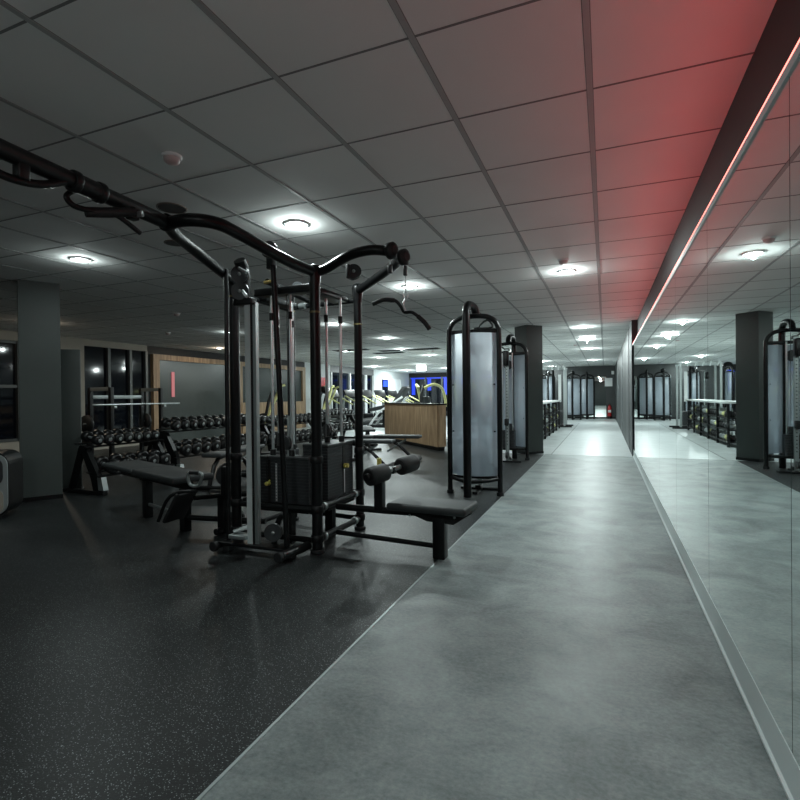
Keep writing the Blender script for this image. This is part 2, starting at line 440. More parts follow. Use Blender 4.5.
def portal(y0, y1, label, low):
    t = thing('wooden_portal', (XL, (y0 + y1) / 2, 0), label, 'wall panel')
    MB().box(XL, XL + .1, y0, y0 + .2, 0, 2.34).box(XL, XL + .1, y1 - .2, y1, 0, 2.34).box(XL, XL + .1, y0 + .2, y1 - .2, 2.2, 2.34).build('oak_frame', M['wood'], t)
    MB().box(XL + .002, XL + .03, y0 + .2, y1 - .2, 0, 2.2).build('dark_panel', M['portal'], t)
    if low: MB().box(XL + .032, XL + .12, y0 + .15, y1 - .15, 0, 1.02).build('oak_lower_board', M['wood'], t)
    return t
p1 = portal(9.72, 12.86, 'oak framed portal with a dark glossy panel behind the dumbbells', False)
MB().box(XL + .031, XL + .05, 10.36, 10.46, 1.22, 1.90).build('pink_reflection_strip', M['pinkrefl'], p1)  # glowing strip stands in for a reflection of the red LED
portal(13.0, 16.9, 'oak framed dark panel with a low oak board seen through the gym frame', True)
lw(17.0, 19.0, 0, CEIL, M['wallwhite'])
lw(19.0, 23.4, 2.25, CEIL, M['wallgrey']); lw(19.0, 23.4, 0, .2, M['wallgrey'])
struct('window_7', MB().box(XL - .1, XL - .06, 19.0, 23.4, .2, 2.25), M['glassdark'])
fr = MB()
for i in range(6): fr.box(XL - .06, XL + .04, 19.03 + i * .86, 19.1 + i * .86, .2, 2.25)
struct('trim_12', fr, M['white'])
lw(23.4, 28.6, 0, CEIL, M['wallwhite'])
tag(MB().box(XL + .002, XL + .02, 18.2, 18.75, 1.55, 2.0).build('wall_sign', M['red']), 'small red sign on the white wall seen through the gym frame', 'sign')
struct('wall_back', MB().box(XL - .1, .7, YB - .1, YB, 0, CEIL), M['wallgrey'])

# wall lamps above the portal
for i, y in enumerate((10.5, 11.1)):
    pass

# pillars
def pillar(nm, c, side, rz, label):
    t = thing(nm, (*c, 0), label, 'pillar')
    rot = Matrix.Rotation(rz, 3, 'Z')
    MB().obox((c[0], c[1], CEIL / 2 + .02), (side, side, CEIL - .041), rot).build('shaft', M['pillar'], t)
    MB().obox((c[0], c[1], .025), (side + .012, side + .012, .05), rot).build('kick_plate', M['gloss'], t)
    return t
pillar('square_pillar', (-1.42, 10.40), .385, R(45), 'charcoal square pillar at the end of the rubber floor beside the walkway')
pillar('square_pillar', (-6.27, 3.97), .40, R(60), 'dark grey square pillar at the left picture edge')
t = thing('partition_panel', (-6.40, 4.44, 0), 'tall dark grey panel standing directly behind the left pillar', 'panel')
MB().obox((-6.40, 4.44, .93), (.22, .05, 1.78), Matrix.Rotation(R(45), 3, 'Z'), b=.004).build('board', M['pillar'], t)
MB().obox((-6.40, 4.44, .022), (.24, .2, .04), Matrix.Rotation(R(45), 3, 'Z'), b=.004).build('foot', M['black'], t)

# ceiling fittings
def lamp_label(x, y):
    return None
lamp_names = [
    'glowing round downlight directly above the multi gym frame', 'glowing round downlight above the left pillar', 'glowing round downlight above the walkway, nearest of its row',
    'glowing round downlight behind the lat pulldown bar', 'round downlight seen between the gym frame posts', 'round downlight left of the gym frame',
    'round downlight above the middle benches', 'round downlight beside the dark ceiling vents', 'round downlight behind the ceiling vents',
    'round downlight far left of the exit sign', 'round downlight above the far dumbbell rack', 'warm downlight in front of the oak portal',
    'second round downlight along the walkway', 'third round downlight along the walkway', 'fourth round downlight along the walkway',
    'round downlight above the far cable machines', 'round downlight by the far end wall', 'round downlight over the treadmills', 'round downlight in front of the white far wall',
    'round downlight near the blue windows', 'small downlight between second and third walkway lights', 'round downlight above the shelf rack',
    'warm downlight in the left window corner', 'added unseen downlight behind the viewer over the walkway', 'added unseen downlight behind the viewer over the rubber floor', 'added unseen downlight behind the viewer at the left']
for i, (x, y, wt, col) in enumerate(LAMPS):
    t = thing('ceiling_downlight', (x, y, CEIL), lamp_names[i], 'ceiling light', 'round ceiling downlights')
    MB().lathe([(0, .098), (-.008, .098), (-.012, .088), (-.012, .072), (-.003, .072)], (x, y, CEIL - .0005), (0, 0, 1), 28, False).build('trim_ring', M['white'], t)
    MB().lathe([(0, .071), (-.006, .068), (-.012, .045), (-.014, .001)], (x, y, CEIL - .003), (0, 0, 1), 28, False).build('diffuser', M['lampface'], t)
    ld = bpy.data.lights.new('downlight', 'AREA'); ld.shape = 'DISK'; ld.size = .13; ld.energy = wt * LP; ld.color = col
    lo = bpy.data.objects.new('downlight_beam', ld); C.objects.link(lo); lo.parent = t; lo.location = (0, 0, -.02)
    ld = bpy.data.lights.new('glow', 'POINT'); ld.energy = wt * LG; ld.color = col; ld.shadow_soft_size = .015
    lo = bpy.data.objects.new('downlight_glow', ld); C.objects.link(lo); lo.parent = t; lo.location = (0, 0, -.05)

def smoke(x, y, label):
    t = thing('smoke_detector', (x, y, CEIL), label, 'smoke detector')
    MB().lathe([(0, .055), (-.012, .055), (-.016, .048)], (x, y, CEIL - .0005), (0, 0, 1), 24, False).build('base', M['white'], t)
    MB().lathe([(-.014, .045), (-.035, .042), (-.046, .028), (-.048, .001)], (x, y, CEIL), (0, 0, 1), 24, False).build('sensor_head', mat('pinkish_plastic', (.55, .45, .44), .5), t)
smoke(-2.27, 2.18, 'round smoke detector above the long overhead beam')
smoke(-.385, 5.42, 'smoke detector just in front of the nearest walkway downlight')
smoke(-4.8, 14.5, 'small smoke detector beside the far ceiling vents'); smoke(-8.4, 7.9, 'small smoke detector above the window side')
smoke(-.75, 14.6, 'small smoke detector over the far walkway'); smoke(-6.4, 6.2, 'small smoke detector left of the gym frame')
def disc(x, y, r, label):
    t = thing('ceiling_speaker', (x, y, CEIL), label, 'ceiling speaker')
    MB().lathe([(0, r), (-.006, r), (-.008, r - .01)], (x, y, CEIL - .0005), (0, 0, 1), 32, False).build('rim', mat('brown_grey_rim', (.15, .13, .11), .5), t)
    MB().lathe([(-.005, r - .01), (-.0065, .001)], (x, y, CEIL), (0, 0, 1), 32, False).build('grille', mat('grey_grille', (.10, .10, .10), .7), t)
disc(-2.89, 2.77, .105, 'unlit brownish round ceiling disc partly behind the overhead beam')
disc(-3.52, 3.40, .09, 'unlit dark round ceiling disc left of the front top loop')
for (x, y, l, lb) in ((-6.9, 13.2, 1.1, 'left'), (-5.75, 13.9, 1.1, 'middle'), (-4.9, 13.9, 1.0, 'right'), (-6.3, 14.6, 1.0, 'rear')):
    t = thing('ceiling_vent', (x, y, CEIL), lb + ' one of the dark slot air vents in the far ceiling', 'ceiling vent')
    MB().box(x - l / 2, x + l / 2, y - .16, y + .16, CEIL - .01, CEIL - .0005).build('frame', M['frame'], t)
    s_ = MB()
    for k in range(6): s_.obox((x, y - .125 + k * .05, CEIL - .013), (l - .05, .03, .004), Matrix.Rotation(.3, 3, 'X'))
    s_.build('slats', M['black'], t)
# exit sign, hanging
t = thing('exit_sign', (-7.4, 20.7, CEIL), 'bright lit exit sign hanging from the far ceiling', 'exit sign')
MB().box(-7.62, -7.18, 20.68, 20.72, 2.27, 2.50).build('lit_face', M['exit'], t)
for x_ in (-7.55, -7.25): MB().cyl((x_, 20.7, 2.49), (x_, 20.7, CEIL), .008).build('hanger', M['steel'], t)
ld = bpy.data.lights.new('sign', 'POINT'); ld.energy = 8; ld.color = (.9, 1, .97); ld.shadow_soft_size = .1
lo = bpy.data.objects.new('sign_light', ld); C.objects.link(lo); lo.parent = t; lo.location = (0, -.2, -.3)
# cross shaped fitting over the far walkway
t = thing('cross_light', (-.38, 12.75, CEIL), 'bright pendant light over the walkway before the end wall', 'ceiling light')
MB().box(-.55, -.21, 12.74, 12.76, CEIL - .06, CEIL - .03).box(-.39, -.37, 12.72, 12.78, CEIL - .16, CEIL - .0605).build('tube', M['lampface'], t)
MB().cyl((-.38, 12.75, CEIL - .03), (-.38, 12.75, CEIL - .0005), .02).build('mount', M['white'], t)
# extinguisher and notice at the end
t = thing('fire_extinguisher', (.2, YF - .14, 0), 'red fire extinguisher at the far end wall', 'fire extinguisher')
MB().lathe([(0, .07), (.02, .085), (.42, .085), (.50, .05), (.53, .025), (.56, .025)], (.2, YF - .14, .12), (0, 0, 1), 20).build('cylinder', M['red'], t)
MB().lathe([(0, .09), (.125, .09)], (.2, YF - .14, 0), (0, 0, 1), 20).build('stand', M['black'], t)
MB().box(.17, .23, YF - .22, YF - .1, .68, .74).tube([(.2, YF - .2, .7), (.12, YF - .24, .6), (.1, YF - .24, .3)], .012, smooth=4).build('valve_and_hose', M['black'], t)
MB().box(.13, .27, YF - .228, YF - .224, .3, .42).build('label_plate', M['white'], t)
tag(MB().box(.0, .34, YF - .012, YF - .001, 1.55, 1.95).build('notice_board', M['white']), 'white notice sheet on the dark end wall above the extinguisher', 'sign')
t = thing('emergency_lamp', (.35, YF - .05, 2.2), 'small white lamp high on the end wall corner', 'wall lamp')
MB().box(.30, .42, YF - .08, YF - .001, 2.12, 2.28, b=.01).build('housing', M['white'], t)

# ================================================================== MULTI STATION GYM
MG = (-2.42, 3.62, 0)
G = thing('multi_station_gym', MG, 'large black four station cable gym with looped top frame, weight stacks and seats', 'gym machine')
PX0, PX1, PY0, PY1 = -2.765, -2.01, 3.27, 3.98     # core posts
C01 = (-2.76, 4.06)
ZT = 2.12
def T(name, pts, r, m=None, parent=G, sm=6, **k): return MB().tube(pts, r, smooth=sm, **k).build(name, m or M['gloss'], parent)
# core posts with collars
for (x, y, r) in ((PX0, PY0, .040), (PX1, PY0, .040), (PX1, PY1, .036), (*C01, .038)):
    p = MB().cyl((x, y, .012), (x, y, ZT + .03), r, n=20).build('upright', M['gloss'], G)
    MB().cyl((x, y, 0), (x, y, .03), r + .014, n=20, bev=.005).build('foot', M['rub'], p)
    for z in (.11, .33, .70, 1.98):
        if z == 1.98: MB().lathe([(0, r + .002), (.014, r + .002)], (x, y, 1.80 if x > -2.1 else 1.98), (0, 0, 1), 20).build('band', mat('ochre_band', (.16, .13, .05), .5), p)
        else: MB().lathe([(0, r + .004), (.006, r + .009), (.05, r + .009), (.056, r + .004)], (x, y, z - .028), (0, 0, 1), 20).build('collar', M['black'], p)
# base rails and waist rails
def rail(a, b, z, r=.022): return MB().cyl((a[0], a[1], z), (b[0], b[1], z), r).build('rail', M['gloss'], G)
c00, c10, c11, c01 = (PX0, PY0), (PX1, PY0), (PX1, PY1), C01
for z in (.10, .33):
    rail(c10, c11, z, .026); rail(c00, c10, z - .01, .022); rail(c11, c01, z, .022); rail(c01, c00, z, .022)
# chrome clamps on the right side rails
for z in (.10, .33):
    for y in (3.36, 3.87):
        MB().cyl((PX1, y - .016, z), (PX1, y + .016, z), .034).build('clamp', M['steel'], G)
# stack carriers under the stacks
MB().box(-2.60, -2.13, 3.33, 3.55, .265, .315, b=.008).box(-2.39, -2.33, 3.40, 3.46, .0, .27).build('stack_carrier', M['black'], G)
MB().box(-2.30, -2.045, 3.50, 3.95, .26, .31, b=.008).box(-2.20, -2.13, 3.70, 3.76, .0, .27).build('stack_carrier', M['black'], G)
# top: rear cross tubes and looped arms
T('cross_tube', [(*C01, 2.02), (PX1, PY1, 2.02)], .022, sm=0)
T('cross_tube', [(PX0 + .05, PY0 + .02, 2.00), (*C01, 2.00)], .022, sm=0)
T('cross_tube', [(-2.44, PY0, 2.08), (-2.44, PY1, 2.02)], .024, sm=0)
for x in (-2.44, -2.60):
    MB().cyl((x - .03, PY1 + .03, 2.02), (x + .03, PY1 + .03, 2.02), .030).build('clamp', M['steel'], G)
for (x, y) in ((PX0, PY0), (PX1, PY0), (PX1, PY1)):
    MB().lathe([(-.10, .040), (-.03, .046), (.02, .052), (.05, .046), (.065, .02), (.067, .001)], (x, y, ZT - .02), (0, 0, 1), 20, False).build('post_cap', M['gloss'], G)
# front loop reaches towards the viewer (-Y), right loop reaches over the walkway (+X)
T('top_loop', [(PX1 - .0, PY0 + .02, 2.11), (-2.03, 3.05, 2.115), (-2.06, 2.80, 2.145), (-2.10, 2.55, 2.19), (-2.12, 2.37, 2.205), (-2.23, 2.27, 2.21), (-2.38, 2.27, 2.21),
               (-2.47, 2.38, 2.20), (-2.56, 2.58, 2.195), (-2.66, 2.92, 2.15), (PX0, PY0 + .02, 2.10)], .038, n=14, sm=6)
T('top_loop', [(PX1, PY0 + .01, 2.11), (-1.90, 3.27, 2.125), (-1.69, 3.20, 2.175), (-1.53, 3.20, 2.195), (-1.42, 3.24, 2.19), (-1.37, 3.33, 2.18), (-1.40, 3.45, 2.175),
               (-1.55, 3.61, 2.16), (-1.78, 3.80, 2.13), (PX1, PY1, 2.10)], .036, n=14, sm=6)
# beam linking to the twin column behind the viewer
bx = lambda y: -2.405 + (2.3 - y) * .09
beam = MB().tube([(bx(2.3), 2.3, 2.215), (bx(1.3), 1.3, 2.215), (bx(-1.3), -1.3, 2.215)], .040, n=16, smooth=3).build('overhead_beam', M['black'], G)
for y in (2.26, 1.80, 1.66):
    MB().cyl((bx(y), y - .018, 2.215), (bx(y), y + .018, 2.215), .052, n=20, bev=.005).build('collar', M['black'], beam)
MB().cyl((bx(1.66), 1.66, 2.215), (bx(1.8), 1.80, 2.215), .045, n=20).build('clamp_sleeve', M['black'], beam)
MB().cyl((bx(-1.28), -1.28, 0), (bx(-1.28), -1.28, 2.24), .05, n=20).build('far_column', M['gloss'], G)
MB().box(-2.4, -1.8, -1.5, -1.06, 0, .04, b=.01).build('column_base', M['black'], G)
# pull up grips under the beam
p_ = MB().tube([(-2.37, 1.80, 2.19), (-2.385, 1.754, 2.205), (-2.40, 1.70, 2.195), (-2.41, 1.665, 2.155), (-2.40, 1.69, 2.12), (-2.39, 1.752, 2.118), (-2.375, 1.83, 2.13)], .014, smooth=6).build('pull_up_grip', M['black'], G)
MB().tube([(-2.41, 1.76, 2.112), (-2.36, 1.86, 2.135), (-2.30, 1.96, 2.165)], .026, n=16, smooth=3).build('grip_sleeve', M['rub'], p_)
MB().tube([(-2.37, 1.84, 2.14), (-2.36, 1.915, 2.128), (-2.355, 2.035, 2.08)], .013, smooth=4).build('grip_bar', M['rub'], p_)
MB().tube([(-2.33, 1.60, 2.19), (-2.335, 1.53, 2.150), (-2.34, 1.47, 2.130), (-2.34, 1.39, 2.118), (-2.34, 1.32, 2.122), (-2.33, 1.2, 2.15), (-2.31, 1.15, 2.20)], .018, smooth=6).build('pull_up_grip', M['black'], G)
MB().box(-2.35, -2.30, 1.385, 1.435, 2.12, 2.20, b=.008).build('grip_bracket', M['black'], G)
MB().box(-2.41, -2.36, 1.985, 2.04, 2.15, 2.20, b=.008).build('grip_bracket', M['black'], G)
MB().cyl((-2.36, 2.02, 2.18), (-2.33, 2.03, 2.18), .016).build('bolt', M['chrome'], G)
# pulleys
def pulley(c, ax, r=.055, hous=True, nm='pulley'):
    c = Vector(c); a = Vector(ax).normalized()
    p = MB().lathe([(-.014, r), (-.008, r), (-.003, r - .008), (.003, r - .008), (.008, r), (.014, r)], c, a, 28).build(nm, M['plas'], G)
    MB().lathe([(-.020, .001), (-.020, .013), (.020, .013), (.020, .001)], c, a, 16, False).build('hub', M['steel'], p)
    return p
# front station: two stacked pulleys and swivel head
for z in (2.085, 1.960): pulley((-2.495, 3.02, z), (.35, -1, 0), .066)
MB().tube([(-2.50, 3.075, 1.88), (-2.51, 3.085, 2.0), (-2.505, 3.075, 2.12), (-2.50, 3.02, 2.19)], .045, n=12, smooth=4).build('pulley_housing', M['black'], G)
MB().obox((-2.48, 3.05, 1.885), (.17, .07, .05), b=.01).build('pulley_bracket', M['black'], G)
MB().cyl((-2.44, 2.98, 1.95), (-2.38, 2.95, 1.90), .012).build('swivel_arm', M['chrome'], G)
MB().cyl((-2.47, 2.98, 2.12), (-2.38, 2.95, 2.07), .011).build('swivel_arm', M['chrome'], G)
# adjustable column of the front station: aluminium rail, carriage and two black side tubes
MB().box(-2.475, -2.428, 3.04, 3.08, .085, 1.88).build('column_rail', M['alu'], G)
MB().box(-2.416, -2.388, 3.055, 3.09, .085, 1.88).build('column_rail', M['steel'], G)
MB().box(-2.428, -2.416, 3.045, 3.08, .085, 1.88).build('rail_groove', M['black'], G)
T('side_tube', [(-2.665, 3.06, .09), (-2.66, 3.06, 2.15)], .017, sm=0)
T('side_tube', [(-2.145, 3.07, .09), (-2.18, 3.05, 1.3), (-2.20, 3.02, 2.12)], .020, sm=0)
base = MB().obox((-2.42, 3.07, .075), (.60, .13, .022), b=.006).build('base_plate', M['gloss'], G)
MB().cyl((-2.735, 2.99, .055), (-2.735, 3.24, .055), .030, n=18).build('foot_tube', M['gloss'], base)
MB().cyl((-2.11, 2.95, .055), (-2.075, 3.24, .055), .034, n=18).build('foot_tube', M['gloss'], base)
for (x, y) in ((-2.735, 2.985), (-2.115, 2.935)):
    MB().cyl((x, y - .022, .055), (x, y + .012, .055), .038, n=20, bev=.006).build('end_cap', M['rub'], base)
for (x, y) in ((-2.68, 3.07), (-2.12, 3.08)):
    MB().box(x - .03, x + .03, y - .03, y + .03, 0, .05, b=.005).build('rubber_pad', M['rub'], base)
pulley((-2.24, 3.04, .19), (.4, -1, 0), .065)
MB().tube([(-2.28, 3.1, .09), (-2.26, 3.1, .2), (-2.2, 3.08, .3), (-2.14, 3.08, .31)], .022, smooth=4).build('pulley_arm', M['black'], G)
MB().obox((-2.55, 3.06, .13), (.16, .10, .03), b=.006).cyl((-2.60, 3.04, .16), (-2.52, 3.10, .19), .016).build('lower_bracket', M['steel'], G)

# weight stacks: plates drawn as separate slabs inside one stack part, with pin, number strip, rods
def stack(x0, x1, y0, y1, z0, n, face, lab):
    mb = MB(); h = .0245
    for i in range(n):
        mb.box(x0, x1, y0, y1, z0 + i * h, z0 + i * h + h - .0012)
    st = mb.build('weight_stack', M['iron'], G)
    zt = z0 + n * h
    MB().box(x0 - .004, x1 + .004, y0 - .004, y1 + .004, zt, zt + .028, b=.006).build('top_plate', M['plas'], st)
    xc, yc = (x0 + x1) / 2, (y0 + y1) / 2
    if face == 'front':
        xc -= .135
        MB().box(xc + .058, xc + .072, y0 - .003, y0 - .0005, z0 + .01, zt - .03).build('number_strip', M['label'], st)
        s_ = MB()
        for i in range(n): s_.box(xc + .061, xc + .069, y0 - .0035, y0 - .003, z0 + i * h + .006, z0 + i * h + .013)
        s_.build('numbers', M['black'], st)
        MB().box(xc - .012, xc + .012, y0 - .004, y0 - .0008, z0, zt).build('pin_slot', M['cove'], st)
        MB().cyl((xc - .002, y0 - .004, zt - .19), (xc - .002, y0 - .045, zt - .19), .017, n=16, bev=.004).cyl((xc + .01, y0 - .03, zt - .185), (xc + .025, y0 - .035, zt - .16), .006).build('selector_pin', M['yellow'], st)
        MB().tube([(xc, y0 - .03, zt - .19), (xc - .01, y0 - .03, zt - .05), (xc - .015, y0 - .006, zt + .03)], .004, smooth=4).build('pin_cord', M['black'], st)
        xc += .135; rods = ((xc - .15, yc), (xc + .03, yc))
    else:
        MB().box(x1 + .0045, x1 + .0065, yc + .044, yc + .058, z0 + .02, zt - .2).build('number_strip', M['label'], st)
        MB().box(x1 + .0008, x1 + .004, yc + .03, yc + .075, z0, zt).build('pin_slot', M['cove'], st)
        MB().cyl((x1 + .004, yc + .05, zt - .17), (x1 + .045, yc + .05, zt - .17), .019, n=16, bev=.004).cyl((x1 + .03, yc + .04, zt - .17), (x1 + .035, yc + .0, zt - .175), .006).build('selector_pin', M['yellow'], st)
        rods = ((xc, yc - .02), (xc + .07, yc + .10))
    for (x, y) in rods:
        MB().cyl((x, y, z0 - .04), (x, y, 2.02), .0125).build('guide_rod', M['chrome'], G)
        MB().cyl((x, y, zt + .028), (x, y, zt + .075), .024).build('bushing', M['rub'], st)
        MB().cyl((x, y, 1.80), (x, y, 1.86), .019).build('rod_clamp', M['black'], G)
    MB().cyl((xc, yc, zt + .02), (xc, yc, zt + .35), .011).build('lift_rod', M['steel'], st)
    MB().lathe([(-.012, .055), (-.004, .055), (0, .045), (.004, .055), (.012, .055)], (xc, yc - .02, zt + .13), (.5, 1, 0), 26).build('lift_pulley', M['plas'], st)
    MB().cyl((xc, yc, zt + .3), (xc, yc, 2.05), .0035, n=8).build('cable', M['black'], G)
    return st
stack(-2.60, -2.14, 3.36, 3.50, .33, 14, 'front', 'a')
stack(-2.28, -2.05, 3.50, 3.93, .345, 17, 'side', 'b')
stack(-2.735, -2.63, 3.55, 3.97, .33, 14, 'side', 'c')
MB().box(-2.66, -2.10, 3.38, 3.50, 2.0, 2.06, b=.01).build('rod_head', M['black'], G)
MB().box(-2.24, -2.09, 3.50, 3.95, 2.0, 2.05, b=.01).build('rod_head', M['black'], G)
MB().box(-2.74, -2.63, 3.52, 3.98, 1.99, 2.05, b=.01).build('rod_head', M['black'], G)
MB().box(-2.74, -2.63, 3.52, 3.98, .27, .325, b=.01).build('stack_carrier', M['black'], G)
# white round top guards and side pulleys near the loops
for c, ax in (((-2.06, 2.98, 2.26), (0, 1, .2)), ((-2.02, 3.66, 2.20), (1, .3, .3))):
    c = Vector(c)
pulley((-2.20, 2.98, 2.22), (.25, -1, 0), .060)
pulley((-1.80, 3.50, 2.14), (.5, -1, .2), .060)
MB().obox((-1.83, 3.50, 2.14), (.03, .10, .11), b=.008).obox((-2.23, 3.04, 2.15), (.06, .05, .10), b=.008).build('pulley_brackets', M['plas'], G)
pulley((-2.42, 3.66, 2.10), (.1, -1, 0), .055); pulley((-2.30, 3.74, 2.06), (.4, -1, 0), .050)
MB().cyl((-2.36, 3.12, 2.03), (-2.30, 3.16, 2.05), .012).build('swivel_pin', mat('brass', (.5, .4, .15), .3, 1), G)
# pulleys at the tip of the right loop and hanging cable
MB().lathe([(-.035, .03), (-.02, .058), (.02, .058), (.035, .03)], (-1.37, 3.24, 2.185), (1, -.3, 0), 24).build('tip_wheel', M['rub'], G)
MB().lathe([(-.030, .03), (-.016, .056), (.016, .056), (.030, .03)], (-1.285, 3.26, 2.135), (1, -.3, 0), 24).build('tip_wheel', M['rub'], G)
MB().obox((-1.385, 3.25, 2.06), (.03, .03, .06), b=.008).build('cable_stop', M['plas'], G)
MB().obox((-1.275, 3.26, 2.04), (.026, .03, .07), b=.008).build('cable_stop', M['plas'], G)
MB().cyl((-1.275, 3.26, 2.10), (-1.275, 3.26, 1.903), .0035, n=8).cyl((-1.385, 3.25, 2.14), (-1.385, 3.25, 2.03), .0035, n=8).build('cable', M['steel'], G)

# right station: seat over two horizontal tubes, front leg, thigh rollers
T('seat_beam', [(PX1 + .03, 3.52, .30), (-1.50, 3.50, .305), (-.98, 3.48, .315)], .026, sm=0)
T('lower_beam', [(PX1 + .03, 3.52, .095), (-1.10, 3.50, .075)], .020, sm=0)
lg = MB().box(-1.155, -1.065, 3.43, 3.52, .0, .30, b=.006).build('leg', M['gloss'], G)
sp = MB().prism([(3.36, .335), (3.60, .335), (3.60, .345), (3.36, .345)], 'x', -1.45, -.93).build('seat_pan', M['black'], G)
MB().prism([(-1.40, .335), (-.92, .335), (-.86, .35), (-1.0, .255), (-1.2, .265)], 'y', 3.44, 3.50).build('seat_bracket', M['black'], G)
seat = MB().obox((-1.165, 3.47, .375), (.60, .33, .055), Matrix.Rotation(R(-3), 3, 'Z'), b=.022).build('seat_pad', M['pad'], G)
MB().cyl((-1.33, 3.425, .30), (-1.33, 3.44, .30), .008).cyl((-.99, 3.425, .31), (-.99, 3.44, .31), .008).build('bolts', M['steel'], G)
MB().box(-1.635, -1.565, 3.47, 3.54, .30, .64, b=.006).build('roller_post', M['black'], G)
MB().cyl((-1.555, 3.20, .60), (-1.38, 3.72, .655), .018).build('roller_axle', M['steel'], G)
for c, d in (((-1.55, 3.21, .60), (-1.495, 3.38, .618)), ((-1.445, 3.535, .635), (-1.39, 3.70, .652))):
    r_ = MB().cyl(c, d, .066, n=26, bev=.014).build('foam_roller', M['rub'], G)
MB().cyl((-1.558, 3.185, .598), (-1.548, 3.215, .60), .030, n=20, bev=.006).build('roller_cap', M['black'], G)
MB().obox((-1.52, 3.46, .62), (.14, .05, .05), b=.008).build('roller_bracket', M['black'], G)
MB().cyl((-1.60, 3.50, .63), (-1.60, 3.50, .70), .018).build('adjust_pin', M['yellow'], G)

# left station: foot plate, low pulley and bench
T('seat_beam', [(PX0 - .02, 3.62, .33), (-3.05, 3.50, .34), (-3.18, 3.42, .35)], .028, M['black'], sm=0)
T('lower_beam', [(PX0 - .02, 3.62, .10), (-3.10, 3.50, .075)], .022, sm=0)
MB().box(-3.12, -3.05, 3.44, 3.52, .0, .33, b=.005).build('leg', M['gloss'], G)
MB().cyl((-3.08, 3.38, .03), (-3.08, 3.66, .03), .028, n=16).build('foot_tube', M['black'], G)
fp = MB().tube([(-3.32, 3.0, .19), (-3.22, 3.0, .37), (-3.12, 3.02, .43), (-2.96, 3.04, .445)], .014, smooth=5).build('foot_plate_frame', M['black'], G)
MB().obox((-3.19, 3.10, .30), (.03, .22, .28), Matrix.Rotation(R(32), 3, 'Y'), b=.012).build('foot_plate', M['rub'], G)
MB().cyl((-3.10, 3.16, .36), (-2.98, 3.5, .34), .02).build('foot_plate_arm', M['gloss'], G)
pulley((-3.0, 3.55, .13), (.3, -1, 0), .065)
pulley((-2.98, 3.42, .52), (1, -.6, 0), .10, nm='cam_wheel')
MB().box(-3.02, -2.92, 3.36, 3.50, .34, .60, b=.02).build('wheel_guard', M['black'], G)

# lat pull down bar, hanging from the carabiner
lb = thing('lat_pulldown_bar', (-1.30, 3.26, 1.78), 'black curved lat pulldown bar hanging from the right tip of the gym', 'cable handle')
BP = [(-1.509, 3.22, 1.821), (-1.431, 3.23, 1.846), (-1.355, 3.25, 1.840), (-1.315, 3.26, 1.80), (-1.285, 3.26, 1.755), (-1.232, 3.26, 1.750), (-1.19, 3.27, 1.721), (-1.145, 3.28, 1.677), (-1.112, 3.29, 1.628)]
MB().tube(BP, .0115, smooth=6).build('bar', M['black'], lb)
MB().tube(BP[:3], .0155, smooth=5).build('grip', M['rub'], lb)
MB().tube(BP[6:], .0155, smooth=5).build('grip', M['rub'], lb)
ring = [(-1.275 + .014 * math.sin(t), 3.26, 1.868 + .028 * math.cos(t)) for t in [2 * PI * i / 12 for i in range(12)]]
MB().tube(ring, .0045, n=8, smooth=0, closed=True).build('carabiner', M['chrome'], lb)
MB().tube([(-1.275, 3.26, 1.845), (-1.29, 3.25, 1.81), (-1.275, 3.25, 1.762)], .007, n=8, smooth=4).build('eyelet', M['chrome'], lb)
# V handle lying on the low station
vh = thing('cable_row_handle', (-2.96, 3.06, .46), 'grey V shaped row handle resting on the foot plate frame of the gym', 'cable handle')
def hv(x, y, z): return (-2.96 + x, 3.06 + y, .492 + z)
MB().tube([hv(-.06, -.02, .0), hv(-.075, -.03, .07), hv(-.05, -.03, .10), hv(.04, -.03, .10), hv(.07, -.03, .08), hv(.02, -.02, .0)], .012, smooth=5, closed=True).build('frame', M['steel'], vh)
MB().cyl(hv(-.05, -.03, .10), hv(.04, -.03, .10), .016).build('grip', M['rub'], vh)

q = Matrix.Translation((-4.10, 3.64, 0)) @ Matrix.Rotation(R(-19), 4, 'Z')
def bp_(mb, nm, m):
    mb.v = [tuple(q @ Vector(p)) for p in mb.v]; return mb.build(nm, m, G)
bp_(MB().obox((-.42, 0, .475), (.78, .38, .05), b=.02), 'back_pad', M['pad'])
bp_(MB().obox((.42, 0, .475), (.86, .38, .06), b=.02), 'bench_pad', M['pad'])
bp_(MB().box(-.70, .78, -.03, .03, .37, .445, b=.006), 'bench_beam', M['gloss'])
for x in (-.11, .68): bp_(MB().box(x - .045, x + .045, -.035, .035, 0, .37, b=.005), 'bench_leg', M['gloss'])
bp_(MB().cyl((-.07, 0, .13), (.64, 0, .13), .016), 'bench_stretcher', M['steel'])
bp_(MB().cyl((.70, 0, .12), (1.35, .38, .11), .024), 'bench_link', M['gloss'])
